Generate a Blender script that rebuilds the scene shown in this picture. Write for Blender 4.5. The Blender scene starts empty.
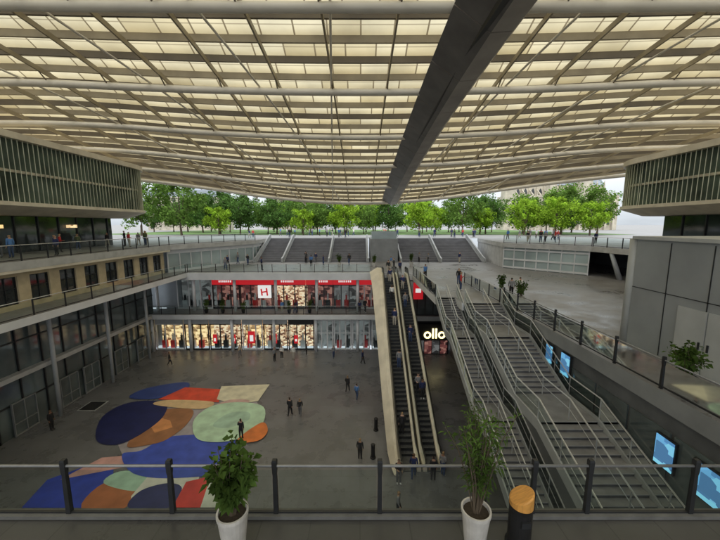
import bpy, bmesh, math, random
from mathutils import Vector, Matrix
R=random.Random(7)
scn=bpy.context.scene
col=scn.collection

# ---------------------------------------------------------------- materials
def new_mat(name):
    m=bpy.data.materials.new(name); m.use_nodes=True
    nt=m.node_tree; return m,nt,nt.nodes,nt.links,nt.nodes['Principled BSDF']
def mat(name,c,rough=.6,metal=0,var=.25,scale=3.0,bump=0.0,spec=.5,stretch=None):
    m,nt,N,L,b=new_mat(name)
    tc=N.new('ShaderNodeTexCoord'); mp=N.new('ShaderNodeMapping')
    if stretch: mp.inputs['Scale'].default_value=stretch
    L.new(tc.outputs['Object'],mp.inputs['Vector'])
    n=N.new('ShaderNodeTexNoise'); n.inputs['Scale'].default_value=scale; n.inputs['Detail'].default_value=6
    L.new(mp.outputs[0],n.inputs['Vector'])
    r=N.new('ShaderNodeValToRGB')
    r.color_ramp.elements[0].position=.3; r.color_ramp.elements[1].position=.7
    r.color_ramp.elements[0].color=(*[x*(1-var) for x in c],1)
    r.color_ramp.elements[1].color=(*[min(1,x*(1+var)) for x in c],1)
    L.new(n.outputs['Fac'],r.inputs[0]); L.new(r.outputs[0],b.inputs['Base Color'])
    b.inputs['Roughness'].default_value=rough; b.inputs['Metallic'].default_value=metal
    b.inputs['Specular IOR Level'].default_value=spec
    if bump:
        bp=N.new('ShaderNodeBump'); bp.inputs['Strength'].default_value=bump; bp.inputs['Distance'].default_value=.02
        L.new(n.outputs['Fac'],bp.inputs['Height']); L.new(bp.outputs[0],b.inputs['Normal'])
    return m
def emit(name,c,s,noise=0,scale=3,c2=None,c0=(.02,.015,.01)):
    m,nt,N,L,b=new_mat(name)
    b.inputs['Base Color'].default_value=(*[x*.5 for x in c],1)
    b.inputs['Emission Color'].default_value=(*c,1)
    b.inputs['Emission Strength'].default_value=s
    if noise:
        tc=N.new('ShaderNodeTexCoord'); v=N.new('ShaderNodeTexVoronoi'); v.inputs['Scale'].default_value=scale; v.distance='CHEBYCHEV'
        mp=N.new('ShaderNodeMapping'); mp.inputs['Scale'].default_value=(1,1,1.6)
        L.new(tc.outputs['Object'],mp.inputs[0]); L.new(mp.outputs[0],v.inputs['Vector'])
        r=N.new('ShaderNodeValToRGB'); e=r.color_ramp.elements
        e[0].color=(*c0,1); e[1].color=(*c,1); e[0].position=.1;e[1].position=.75
        if c2:
            k=e.new(.4); k.color=(*c2,1)
        sp=N.new('ShaderNodeSeparateColor'); L.new(v.outputs['Color'],sp.inputs[0])
        L.new(sp.outputs[0],r.inputs[0]); L.new(r.outputs[0],b.inputs['Emission Color']); L.new(r.outputs[0],b.inputs['Base Color'])
    return m
def glass_clear(name,tint=(.82,.9,.88)):
    m=bpy.data.materials.new(name); m.use_nodes=True; nt=m.node_tree;N=nt.nodes;L=nt.links;N.clear()
    out=N.new('ShaderNodeOutputMaterial');t=N.new('ShaderNodeBsdfTransparent');t.inputs[0].default_value=(*tint,1)
    g=N.new('ShaderNodeBsdfGlossy');g.inputs['Roughness'].default_value=.05;g.inputs[0].default_value=(.8,.85,.85,1)
    fr=N.new('ShaderNodeFresnel');fr.inputs[0].default_value=1.4
    n=N.new('ShaderNodeTexNoise');n.inputs['Scale'].default_value=2
    mx=N.new('ShaderNodeMixShader');ma=N.new('ShaderNodeMath');ma.operation='MULTIPLY_ADD';ma.inputs[1].default_value=.05;
    L.new(n.outputs['Fac'],ma.inputs[0]);L.new(fr.outputs[0],ma.inputs[2])
    L.new(ma.outputs[0],mx.inputs[0]);L.new(t.outputs[0],mx.inputs[1]);L.new(g.outputs[0],mx.inputs[2]);L.new(mx.outputs[0],out.inputs[0])
    return m
def paving(name,c,rough=.35,sx=1.2,sy=.6,mortar=.7,var=.35,stain=0):
    m,nt,N,L,b=new_mat(name)
    tc=N.new('ShaderNodeTexCoord')
    br=N.new('ShaderNodeTexBrick'); br.inputs['Scale'].default_value=1
    br.inputs['Brick Width'].default_value=sx; br.inputs['Row Height'].default_value=sy; br.inputs['Mortar Size'].default_value=.012
    br.inputs['Color1'].default_value=(*c,1); br.inputs['Color2'].default_value=(*[x*.85 for x in c],1); br.inputs['Mortar'].default_value=(*[x*mortar for x in c],1)
    L.new(tc.outputs['Object'],br.inputs['Vector'])
    n=N.new('ShaderNodeTexNoise'); n.inputs['Scale'].default_value=.35; n.inputs['Detail'].default_value=9; n.inputs['Roughness'].default_value=.68
    L.new(tc.outputs['Object'],n.inputs['Vector'])
    r=N.new('ShaderNodeMapRange'); r.inputs[1].default_value=.3;r.inputs[2].default_value=.7;r.inputs[3].default_value=1-var;r.inputs[4].default_value=1+var
    L.new(n.outputs['Fac'],r.inputs[0])
    v=N.new('ShaderNodeTexVoronoi'); v.inputs['Scale'].default_value=1.6; L.new(tc.outputs['Object'],v.inputs['Vector'])
    vr=N.new('ShaderNodeMapRange'); vr.inputs[1].default_value=.03; vr.inputs[2].default_value=.07; vr.inputs[3].default_value=.6; vr.inputs[4].default_value=1; L.new(v.outputs['Distance'],vr.inputs[0])
    mu=N.new('ShaderNodeMath'); mu.operation='MULTIPLY'; L.new(r.outputs[0],mu.inputs[0]); L.new(vr.outputs[0],mu.inputs[1])
    mx=N.new('ShaderNodeVectorMath'); mx.operation='SCALE'; L.new(br.outputs['Color'],mx.inputs[0]); L.new(mu.outputs[0],mx.inputs['Scale'])
    L.new(mx.outputs[0],b.inputs['Base Color'])
    r2=N.new('ShaderNodeMapRange'); r2.inputs[1].default_value=.35;r2.inputs[2].default_value=.65;r2.inputs[3].default_value=rough-.14;r2.inputs[4].default_value=rough+.22
    L.new(n.outputs['Fac'],r2.inputs[0]); L.new(r2.outputs[0],b.inputs['Roughness'])
    return m

M={}
M['floor']=paving('dark_paving',(.165,.168,.178),.28,2.4,1.2,.7,.28)
M['terr']=paving('terrace_paving',(.235,.23,.23),.36,1.2,.6,.75,.25)
M['walk']=paving('walkway_paving',(.075,.073,.07),.4,1.0,1.0,.6,.3)
M['street']=paving('street_paving',(.24,.235,.23),.6,1,1,.8,.2)
M['grass']=mat('grass',(.08,.15,.03),.9,var=.4,scale=.3)
M['conc']=mat('pale_concrete',(.46,.46,.45),.7,var=.16,scale=1.2)
M['kerb']=mat('dark_kerb_stone',(.13,.13,.125),.6,var=.2,scale=3)
M['white']=mat('white_metal',(.66,.67,.68),.45,var=.08,scale=.8)
M['cream']=mat('cream_cladding',(.68,.62,.50),.5,var=.14,scale=.9)
M['warmwall']=mat('warm_stone_wall',(.56,.46,.30),.7,var=.15,scale=1.5)
M['grey']=mat('grey_metal',(.33,.355,.375),.4,.2,var=.12,scale=.5)
M['lgrey']=mat('light_grey_metal',(.44,.46,.47),.45,var=.1,scale=1)
M['string']=mat('stringer_grey',(.36,.375,.38),.45,var=.12,scale=1)
M['mgrey']=mat('mid_grey_slab_edge',(.24,.25,.255),.5,var=.15,scale=.8)
M['swall']=mat('stair_wall_grey',(.10,.105,.11),.5,var=.25,scale=.8)
M['dark']=mat('dark_metal',(.03,.032,.035),.4,.3,var=.2)
M['black']=mat('black_rubber',(.012,.012,.013),.45,var=.2)
M['steel']=mat('steel_rail',(.58,.59,.60),.35,.6,var=.1)
M['dull']=mat('dull_rail',(.26,.265,.27),.4,.4,var=.15)
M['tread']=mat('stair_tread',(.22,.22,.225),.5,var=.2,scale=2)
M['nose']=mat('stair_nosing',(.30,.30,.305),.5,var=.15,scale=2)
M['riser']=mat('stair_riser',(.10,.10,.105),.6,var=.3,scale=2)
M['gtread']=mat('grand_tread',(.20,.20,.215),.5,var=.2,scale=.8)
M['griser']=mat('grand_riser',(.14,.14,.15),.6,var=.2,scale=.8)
M['esc']=mat('escalator_step',(.13,.135,.14),.4,.5,var=.3,scale=8)
M['dglass']=mat('dark_glass',(.03,.037,.04),.06,0,var=.5,scale=.25,spec=.9)
M['mglass']=mat('grey_glass',(.10,.125,.128),.07,0,var=.6,scale=.3,spec=1)
M['lglass']=mat('green_grey_glass',(.17,.22,.18),.1,0,var=.6,scale=.35,spec=1)
M['pglass']=mat('pale_glass',(.34,.41,.41),.12,0,var=.3,scale=.2,spec=.8)
M['bglass']=glass_clear('balustrade_glass')
M['tube']=mat('white_steel_tube',(.72,.67,.56),.45,var=.1,scale=.4)
M['bronze']=mat('tan_beam',(.34,.285,.19),.5,var=.2,scale=.6)
M['brown']=mat('dark_rib',(.15,.122,.082),.5,var=.2,scale=.6)
M['gutl']=mat('gutter_shaded',(.12,.112,.105),.45,.1,var=.3,scale=.7)  # one metal in a shaded and a lit tone, shading put into colour
M['gutr']=mat('gutter_lit',(.30,.265,.23),.45,.1,var=.18,scale=.7)
M['gutb']=mat('gutter_black',(.015,.015,.015),.5,var=.2)
M['fin']=mat('louvre_fin',(.50,.52,.39),.35,var=.35,scale=.6,spec=.6)
M['red']=emit('red_sign',(.72,.02,.03),.5)
M['redw']=mat('red_paint',(.6,.03,.03),.5,var=.15)
M['wsign']=emit('white_sign',(.9,.9,.88),.7)
M['warm']=emit('warm_shop_glow',(1,.76,.42),1.0,1,2.3,(.62,.40,.2),(.16,.09,.04))  # emitting cell patterns that paint lit shop interiors onto flat panels
M['warm2']=emit('pale_shop_glow',(.95,.78,.55),.85,1,2.8,(.6,.35,.2),(.12,.05,.03))
M['cool']=emit('cool_shop_glow',(.22,.23,.23),.5,1,1.3,(.12,.12,.12),(.03,.03,.03))
M['maroon']=emit('dim_red_glow',(.5,.25,.2),.5,1,1.6,(.18,.05,.05),(.04,.02,.02))
M['yel']=emit('yellow_neon',(1,.86,.42),2.4)
M['lampw']=emit('lamp_glow',(1,.7,.3),1.0)
M['screen']=emit('blue_screen',(.22,.6,.8),.8,1,1.2,(.1,.3,.6))
M['orange']=mat('orange_wood',(.62,.30,.07),.5,var=.2,scale=5,stretch=(1,8,1))
M['bark']=mat('bark',(.10,.075,.05),.9,var=.3,scale=6,bump=.5)
M['soil']=mat('soil',(.04,.03,.02),1,var=.3,scale=20)
M['pot']=mat('white_pot',(.52,.50,.47),.5,var=.16,scale=4)
M['stone']=mat('haussmann_stone',(.44,.40,.32),.8,var=.25,scale=.4)
M['zinc']=mat('zinc_roof',(.22,.25,.29),.5,var=.15,scale=.3)
M['win']=mat('window_dark',(.05,.055,.06),.2,var=.3)
def leafmat(name,c,tr=.35):
    m=bpy.data.materials.new(name); m.use_nodes=True; nt=m.node_tree;N=nt.nodes;L=nt.links;N.clear()
    out=N.new('ShaderNodeOutputMaterial');d=N.new('ShaderNodeBsdfDiffuse');t=N.new('ShaderNodeBsdfTranslucent');mx=N.new('ShaderNodeMixShader');mx.inputs[0].default_value=tr
    n=N.new('ShaderNodeTexNoise');n.inputs['Scale'].default_value=.9;tc=N.new('ShaderNodeTexCoord');L.new(tc.outputs['Object'],n.inputs['Vector'])
    r=N.new('ShaderNodeValToRGB');r.color_ramp.elements[0].position=.35;r.color_ramp.elements[1].position=.65
    r.color_ramp.elements[0].color=(*[x*.5 for x in c],1);r.color_ramp.elements[1].color=(*[x*1.45 for x in c],1)
    L.new(n.outputs['Fac'],r.inputs[0])
    for s in(d,t):L.new(r.outputs[0],s.inputs[0])
    L.new(d.outputs[0],mx.inputs[1]);L.new(t.outputs[0],mx.inputs[2]);L.new(mx.outputs[0],out.inputs[0])
    return m
M['leafd']=leafmat('leaf_deep',(.085,.165,.04)); M['leafm']=leafmat('leaf_mid',(.14,.24,.05),.4); M['leafb']=leafmat('leaf_bright',(.26,.41,.04),.45); M['leafp']=leafmat('leaf_plant',(.10,.17,.04))
def canopy_mat():
    m=bpy.data.materials.new('cream_glass_louvre'); m.use_nodes=True; nt=m.node_tree;N=nt.nodes;L=nt.links;N.clear()
    out=N.new('ShaderNodeOutputMaterial');d=N.new('ShaderNodeBsdfDiffuse');t=N.new('ShaderNodeBsdfTranslucent')
    g=N.new('ShaderNodeBsdfGlossy');g.inputs['Roughness'].default_value=.3
    uv=N.new('ShaderNodeUVMap');uv.uv_map='UVMap'
    fl=N.new('ShaderNodeVectorMath');fl.operation='FLOOR';L.new(uv.outputs[0],fl.inputs[0])
    w=N.new('ShaderNodeTexWhiteNoise');w.noise_dimensions='3D';L.new(fl.outputs[0],w.inputs['Vector'])
    r=N.new('ShaderNodeValToRGB');e=r.color_ramp.elements
    e[0].color=(.52,.44,.27,1);e[1].color=(.69,.62,.44,1);k=e.new(.3);k.color=(.63,.555,.375,1)
    L.new(w.outputs['Value'],r.inputs[0])
    tc=N.new('ShaderNodeTexCoord');nn=N.new('ShaderNodeTexNoise');nn.inputs['Scale'].default_value=.3;nn.inputs['Detail'].default_value=7;L.new(tc.outputs['Object'],nn.inputs['Vector'])
    mr=N.new('ShaderNodeMapRange');mr.inputs[1].default_value=.3;mr.inputs[2].default_value=.7;mr.inputs[3].default_value=.8;mr.inputs[4].default_value=1.15;L.new(nn.outputs['Fac'],mr.inputs[0])
    sc=N.new('ShaderNodeVectorMath');sc.operation='SCALE';L.new(r.outputs[0],sc.inputs[0]);L.new(mr.outputs[0],sc.inputs['Scale'])
    fr=N.new('ShaderNodeVectorMath');fr.operation='FRACTION';L.new(uv.outputs[0],fr.inputs[0])
    sx=N.new('ShaderNodeSeparateXYZ');L.new(fr.outputs[0],sx.inputs[0])
    lt=N.new('ShaderNodeMath');lt.operation='LESS_THAN';lt.inputs[1].default_value=.05;L.new(sx.outputs[0],lt.inputs[0])
    ml=N.new('ShaderNodeMath');ml.operation='MULTIPLY';ml.inputs[1].default_value=3;L.new(sx.outputs[1],ml.inputs[0])
    f2=N.new('ShaderNodeMath');f2.operation='FRACT';L.new(ml.outputs[0],f2.inputs[0])
    l2=N.new('ShaderNodeMath');l2.operation='LESS_THAN';l2.inputs[1].default_value=.1;L.new(f2.outputs[0],l2.inputs[0])
    l3=N.new('ShaderNodeMath');l3.operation='MULTIPLY';l3.inputs[1].default_value=.6;L.new(l2.outputs[0],l3.inputs[0])
    mxx=N.new('ShaderNodeMath');mxx.operation='MAXIMUM';L.new(lt.outputs[0],mxx.inputs[0]);L.new(l3.outputs[0],mxx.inputs[1])
    mx0=N.new('ShaderNodeMix');mx0.data_type='RGBA';L.new(mxx.outputs[0],mx0.inputs[0]);L.new(sc.outputs[0],mx0.inputs[6]);mx0.inputs[7].default_value=(.2,.16,.1,1)
    for s in(d,t):L.new(mx0.outputs[2],s.inputs[0])
    a=N.new('ShaderNodeMixShader');a.inputs[0].default_value=.68;L.new(d.outputs[0],a.inputs[1]);L.new(t.outputs[0],a.inputs[2])
    b=N.new('ShaderNodeMixShader');b.inputs[0].default_value=.04;L.new(a.outputs[0],b.inputs[1]);L.new(g.outputs[0],b.inputs[2])
    L.new(b.outputs[0],out.inputs[0]);return m
M['canopy']=canopy_mat()

# ---------------------------------------------------------------- builders
def thing(name,loc,label,cat,group=None,kind=None,rot=0):
    e=bpy.data.objects.new(name,None); e.location=loc; e.rotation_euler=(0,0,rot); e.empty_display_size=.3
    e['label']=label; e['category']=cat
    if group:e['group']=group
    if kind:e['kind']=kind
    col.objects.link(e); return e
class MB:
    def __init__(s): s.v=[];s.f=[];s.m=[]
    def add(s,vs,fs,mi=0):
        b=len(s.v); s.v+= [tuple(v) for v in vs]
        for f in fs: s.f.append([b+i for i in f]); s.m.append(mi)
    def box(s,c,d,mi=0,rz=0):
        x,y,z=[k/2 for k in d]; cs,sn=math.cos(rz),math.sin(rz); vs=[]
        for a in(-1,1):
            for b in(-1,1):
                for e in(-1,1):
                    px,py=a*x,b*y; vs.append((c[0]+px*cs-py*sn,c[1]+px*sn+py*cs,c[2]+e*z))
        s.add(vs,[(0,1,3,2),(4,6,7,5),(0,4,5,1),(2,3,7,6),(0,2,6,4),(1,5,7,3)],mi)
    def bx(s,x0,x1,y0,y1,z0,z1,mi=0): s.box(((x0+x1)/2,(y0+y1)/2,(z0+z1)/2),(x1-x0,y1-y0,z1-z0),mi)
    def prism(s,poly,z0,z1,mi=0,mt=None,mb=None):
        n=len(poly); s.add([(p[0],p[1],z0) for p in poly]+[(p[0],p[1],z1) for p in poly],[(i,(i+1)%n,n+(i+1)%n,n+i) for i in range(n)],mi)
        b=len(s.v)-2*n
        s.f.append([b+n+i for i in range(n)]); s.m.append(mi if mt is None else mt)
        s.f.append([b+n-1-i for i in range(n)]); s.m.append(mi if mb is None else mb)
    def loft(s,secs,mi=0,cap=True,mis=None):
        n=len(secs[0]); vs=[p for c in secs for p in c]; b=len(s.v); s.v+= [tuple(v) for v in vs]
        for k in range(len(secs)-1):
            for i in range(n):
                j=(i+1)%n; s.f.append([b+k*n+i,b+k*n+j,b+(k+1)*n+j,b+(k+1)*n+i]); s.m.append(mis[i] if mis else mi)
        if cap:
            s.f.append([b+i for i in range(n)][::-1]); s.m.append(mi)
            s.f.append([b+(len(secs)-1)*n+i for i in range(n)]); s.m.append(mi)
    def path(s,pts,r,n=8,mi=0,r1=None):
        pts=[Vector(p) for p in pts]; secs=[]
        for i,p in enumerate(pts):
            t=(pts[min(i+1,len(pts)-1)]-pts[max(i-1,0)]).normalized()
            u=t.cross(Vector((0,0,1)))
            if u.length<.05: u=Vector((1,0,0))
            u.normalize(); w=u.cross(t).normalized()
            rr=r if r1 is None else r+(r1-r)*i/(len(pts)-1)
            secs.append([p+u*rr*math.cos(a*2*math.pi/n)+w*rr*math.sin(a*2*math.pi/n) for a in range(n)])
        s.loft(secs,mi)
    def beam(s,pts,w,h,mi=0):
        pts=[Vector(p) for p in pts]; secs=[]
        for i,p in enumerate(pts):
            t=(pts[min(i+1,len(pts)-1)]-pts[max(i-1,0)]).normalized()
            u=t.cross(Vector((0,0,1)))
            if u.length<.05: u=Vector((1,0,0))
            u.normalize(); q=u.cross(t).normalized()
            secs.append([p+u*w/2+q*h/2,p-u*w/2+q*h/2,p-u*w/2-q*h/2,p+u*w/2-q*h/2])
        s.loft(secs,mi)
    def obj(s,name,mats,parent=None,smooth=False,world=True):
        me=bpy.data.meshes.new(name)
        vs=s.v
        if parent is not None and world:
            mi=parent.matrix_basis.inverted(); vs=[mi@Vector(v) for v in s.v]
        me.from_pydata([tuple(v) for v in vs],[],s.f)
        for m in mats: me.materials.append(M[m] if isinstance(m,str) else m)
        for i,p in enumerate(me.polygons): p.material_index=s.m[i]; p.use_smooth=smooth
        bm=bmesh.new(); bm.from_mesh(me); bmesh.ops.recalc_face_normals(bm,faces=bm.faces); bm.to_mesh(me); bm.free()
        o=bpy.data.objects.new(name,me)
        if parent is not None:o.parent=parent
        col.objects.link(o); return o
def tag(o,label,cat,kind=None,group=None):
    o['label']=label;o['category']=cat
    if kind:o['kind']=kind
    if group:o['group']=group
    return o
def dup(o,parent,loc):
    c=o.copy(); c.parent=parent; c.location=loc
    col.objects.link(c); return c
def copy_tree(root,loc,rot=0,scale=1,parent=None):
    c=root.copy(); c.location=loc if parent is None else root.location
    if parent is None: c.rotation_euler=(0,0,rot); c.scale=(scale,)*3
    else: c.parent=parent
    col.objects.link(c)
    for k in root.children: copy_tree(k,None,parent=c)
    return c

# ---------------------------------------------------------------- setting: floors
f=MB(); f.add([(-27,-12,0),(12,-12,0),(12,41,0),(-27,41,0)],[(0,1,2,3)])
tag(f.obj('plaza_floor',['floor']),"dark wet-looking paved floor of the sunken plaza","floor","structure")
B=2500; f=MB(); z=13.5
f.add([(-B,62.0,z),(B,62.0,z),(B,B,z),(-B,B,z)],[(0,1,2,3)])
f.add([(-B,-B,z),(-60,-B,z),(-60,62,z),(-B,62,z)],[(0,1,2,3)])
f.add([(60,-B,z),(B,-B,z),(B,62,z),(60,62,z)],[(0,1,2,3)])
f.add([(-60,-B,z),(60,-B,z),(60,-40,z),(-60,-40,z)],[(0,1,2,3)])
tag(f.obj('ground',['street']),"pale paved street level ground stretching to the horizon","ground","structure")
f=MB(); f.add([(-70,84,z+.02),(70,84,z+.02),(70,170,z+.02),(-70,170,z+.02)],[(0,1,2,3)])
tag(f.obj('garden_lawn',['grass']),"green lawn of the garden beyond the square","lawn","structure")
LP=[(-60,-40),(-23.6,-40),(-23.6,41),(-17,54),(-17,62),(-60,62)]
f=MB(); f.prism(LP,12.9,13.5,1,mt=0)
tag(f.obj('street_terrace',['street','conc']),"street level terrace slab with pale concrete edge","terrace","structure")
RP=[(60,-40),(60,62),(22,62),(20,46),(27,38.5),(29,24),(31,-40)]
f=MB(); f.prism(RP,12.9,13.5,1,mt=0)
tag(f.obj('street_terrace',['street','conc']),"street level terrace slab overhanging the shadowed level below","terrace","structure")
f=MB(); f.prism([(11,-40),(40,-40),(40,60),(11,60)],9.3,10,1,mt=0)
tag(f.obj('middle_terrace',['terr','mgrey']),"broad grey paved terrace with grey slab edge","terrace","structure")
f=MB(); f.prism([(-24,41.4),(10.99,41.4),(10.99,60),(-24,60)],9.35,10,1,mt=0)
f.prism([(6.3,27),(7.9,27),(7.9,41.39),(6.3,41.39)],9.4,10,1,mt=0)
f.prism([(7.91,25),(10.99,25),(10.99,41.39),(7.91,41.39)],9.4,10,1,mt=0)
f.prism([(1.5,39.3),(6.29,39.3),(6.29,41.39),(1.5,41.39)],9.4,10,1,mt=0)
tag(f.obj('middle_terrace',['terr','white']),"middle level paved terrace above the shops","terrace","structure")
f=MB(); f.prism([(-26.6,-12),(-21.8,-12),(-21.8,41.39),(-26.6,41.39)],9.45,10,1,mt=0)
tag(f.obj('side_walkway',['terr','white']),"narrow walkway with white slab edge along the windows","walkway","structure")
f=MB(); f.prism([(-21.79,-12),(10.99,-12),(10.99,6.25),(-21.79,6.25)],9.3,10,1,mt=0)
tag(f.obj('front_walkway',['walk','mgrey']),"dark paved walkway behind the glass balustrade","walkway","structure")
f=MB(); f.box((-5.4,6.1,10.05),(32,.2,.08))
tag(f.obj('walkway_kerb',['kerb']),"low dark stone kerb under the glass balustrade","kerb","structure")
f=MB(); f.prism([(-26.8,39.9),(5.9,39.9),(5.9,43.2),(-26.8,43.2)],4.45,4.9,1,mt=0)
tag(f.obj('gallery_floor',['terr','white']),"gallery floor with white slab edge in front of upper shops","gallery","structure")
f=MB(); f.prism([(8.0,-12),(10.98,-12),(10.98,7.6),(8.0,7.6)],4.5,5,1,mt=0)
tag(f.obj('stair_landing',['terr','conc']),"paved landing at the foot of the stairs","landing","structure")

# mural
def smooth(pl,n=5):
    out=[];k=len(pl)
    for i in range(k):
        p0,p1,p2,p3=[Vector(pl[(i+j-1)%k]) for j in range(4)]
        for a in range(n):
            t=a/n; out.append(.5*((2*p1)+(-p0+p2)*t+(2*p0-5*p1+4*p2-p3)*t*t+(-p0+3*p1-3*p2+p3)*t**3))
    return out
mur=[('lav',(.36,.33,.36),[(-18.5,26.3),(-16.3,28.9),(-10.1,29.3),(-8.8,27.2),(-8.2,23.8),(-9.2,20.2),(-10.8,18.6),(-15,19.5),(-18,22.5)],0),
('royal',(.03,.06,.45),[(-19.3,16.8),(-19.8,18.9),(-17.7,20.6),(-16.4,20.0),(-15.4,18.5),(-15.6,16.8)],0),
('pink',(.58,.34,.32),[(-19,18.9),(-17.9,20.9),(-15.6,21.2),(-15.0,20.2),(-17.2,19.5)],0),
('rust',(.45,.15,.06),[(-15.9,16.8),(-16,18.6),(-14,18.6),(-13.4,16.8)],1),
('mint',(.42,.62,.50),[(-16,18.6),(-15.7,19.6),(-13.5,19.4),(-13.4,18.0)],1),
('whitep',(.70,.69,.64),[(-13.6,17.6),(-13.6,19.5),(-10.5,19.8),(-10.1,18.5),(-11.0,16.8),(-13,16.8)],0),
('navyb',(.03,.035,.14),[(-13.2,16.8),(-13.3,18.0),(-12.0,18.6),(-10.9,18.2),(-10.9,16.8)],1),
('redp',(.66,.05,.04),[(-10.7,16.8),(-10.9,18.7),(-9.5,19.2),(-9.1,16.8)],0),
('palep',(.62,.66,.60),[(-9.1,16.8),(-9.5,18.8),(-8.3,19.2),(-7.7,16.8)],0),
('cobalt',(.05,.09,.48),[(-16.7,21.2),(-15.6,21.6),(-14.3,23.2),(-9.6,23.0),(-8.7,19.8),(-11.7,19.0),(-14.7,19.4)],1),
('faceb',(.33,.15,.07),[(-16.9,22.0),(-17.4,23.8),(-17.5,26.6),(-14.7,26.9),(-14.0,24.8),(-14.5,22.8),(-15.5,22.2)],1),
('faceo',(.64,.28,.11),[(-16.9,24.6),(-16.6,25.6),(-15.6,25.2),(-14.9,24.3),(-15.9,23.6)],0),
('navya',(.015,.02,.10),[(-19.8,22.8),(-21.6,25.7),(-21.2,27.7),(-19.6,28.3),(-17.5,27.9),(-16.5,25.6),(-16.9,23.3),(-17.9,22.2)],1),
('navyc',(.04,.07,.26),[(-21.7,29.3),(-20.8,30.8),(-17.9,31.9),(-17.0,30.6),(-18.5,28.8),(-20.8,28.6)],1),
('redq',(.70,.08,.04),[(-18.6,28.5),(-17.3,30.8),(-13.5,30.4),(-12.8,28.0),(-15.6,28.3)],0),
('peach',(.70,.50,.28),[(-18.4,27.6),(-17.6,28.4),(-13.4,28.1),(-13.9,26.9)],1),
('creamp',(.70,.66,.50),[(-13.2,28.5),(-13.8,31.0),(-9.1,31.4),(-9.3,28.2),(-11.2,27.7)],0),
('pinkb',(.62,.42,.38),[(-12.9,27.2),(-12.0,28.4),(-10.1,28.3),(-10.8,27.0)],1),
('green',(.48,.68,.50),[(-12.6,23.2),(-13.7,25.4),(-13.1,27.4),(-10.8,28.0),(-8.5,27.2),(-7.9,24.3),(-9.4,22.7),(-11.3,22.5)],1),
('greend',(.38,.56,.44),[(-11.8,24.5),(-11.2,26.2),(-9.6,26.4),(-9.2,25.2),(-10.4,24.2)],1),
('orangep',(.72,.20,.04),[(-9.2,22.6),(-8.0,24.9),(-7.2,23.8),(-7.6,22.6)],1)]
f=MB(); mm=[]
for i,(n,c,pl,sm) in enumerate(mur):
    mm.append(mat('mural_paint_'+n,c,.5,var=.2,scale=1.1)); p=smooth(pl) if sm else pl
    zz=.006+.004*i; f.add([(q[0],q[1],zz) for q in p],[list(range(len(p)))],i)
tag(f.obj('floor_mural',mm),"large colourful painted mural of rounded shapes on the plaza floor","mural")
r=thing('floor_hatch',(-23.8,27.5,0),"square dark metal hatch set in the plaza floor",'hatch')
m=MB(); m.bx(-24.6,-23.0,26.7,28.3,.002,.02); m.obj('frame',['lgrey'],r)
m=MB(); m.bx(-24.5,-23.1,26.8,28.2,.021,.03); m.obj('cover',['dark'],r)

# ---------------------------------------------------------------- balustrades
def balustrade(p0,p1,z,span,label,posty=0,h=1.1,group=None,rail='steel',post='dark',extra=()):
    p0=Vector((*p0,z));p1=Vector((*p1,z));d=p1-p0;Ln=d.length;n=max(1,round(Ln/span));s=Ln/n
    r=thing('glass_balustrade',p0,label,'balustrade',group,rot=math.atan2(d.y,d.x))
    m=MB(); m.path([(0,0,h),(Ln,0,h)],.028,8); m.obj('handrail',[rail],r,world=False,smooth=True)
    m=MB(); m.box((Ln/2,0,.10),(Ln,.05,.05)); m.obj('base_rail',[post],r,world=False)
    if posty:
        m=MB(); m.loft([[(x*a,y*a*.8,zz) for x,y in((-.042,-.05),(.042,-.05),(.042,.05),(-.042,.05))] for zz,a in((0,1.1),(h-.35,1.0),(h-.2,.9),(h-.12,1.1),(h+.1,1.2),(h+.14,1.0))])
    else:
        m=MB(); m.box((0,0,h/2),(.06,.08,h))
    po=m.obj('post',[post],r,world=False); po.location=(0,0,0)
    g=MB(); g.add([(.07,0,.16),(s-.07,0,.16),(s-.07,0,h-.09),(.07,0,h-.09)],[(0,1,2,3)])
    go=g.obj('glass_panel',['bglass'],r,world=False)
    for i in range(1,n+1): dup(po,r,(i*s,0,0))
    for e in extra: dup(po,r,(e,0,0))
    for i in range(1,n): dup(go,r,(i*s,0,0))
    return r
balustrade((-20.995,6.1),(8.965,6.1),10,2.14,"long glass balustrade with slim dark posts on the walkway edge",1,1.15,rail='dull',extra=(24.55,))
balustrade((11.12,7),(11.12,25),10,2.2,"glass balustrade with steel rail on the paved terrace edge",1,rail='dull')
balustrade((10.9,25.2),(10.9,34),10,2.2,"glass balustrade with steel rail beside the stair head")
balustrade((6.35,27.2),(6.35,39),10,2.2,"glass balustrade with steel rail beside the stair head")
balustrade((-21.9,7),(-21.9,41),10,2.4,"thin steel and glass balustrade on the side walkway")
balustrade((-21.9,41.5),(1.4,41.5),10,1.8,"glass balustrade on the terrace above the shops")
balustrade((-26.5,40.0),(1.8,40.0),4.9,1.8,"glass balustrade on the gallery in front of upper shops")
balustrade((-23.7,5),(-23.7,41),13.5,2.0,"dark post balustrade along the street level edge")
balustrade((-23.7,41),(-17.1,54),13.5,2.0,"dark post balustrade along the slanted street edge")
balustrade((20.1,46.2),(27.1,38.6),13.5,1.8,"dark post balustrade above the glass pavilion")
balustrade((27.1,38.4),(29.6,20),13.5,1.8,"dark post balustrade above the shadowed terrace")

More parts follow.
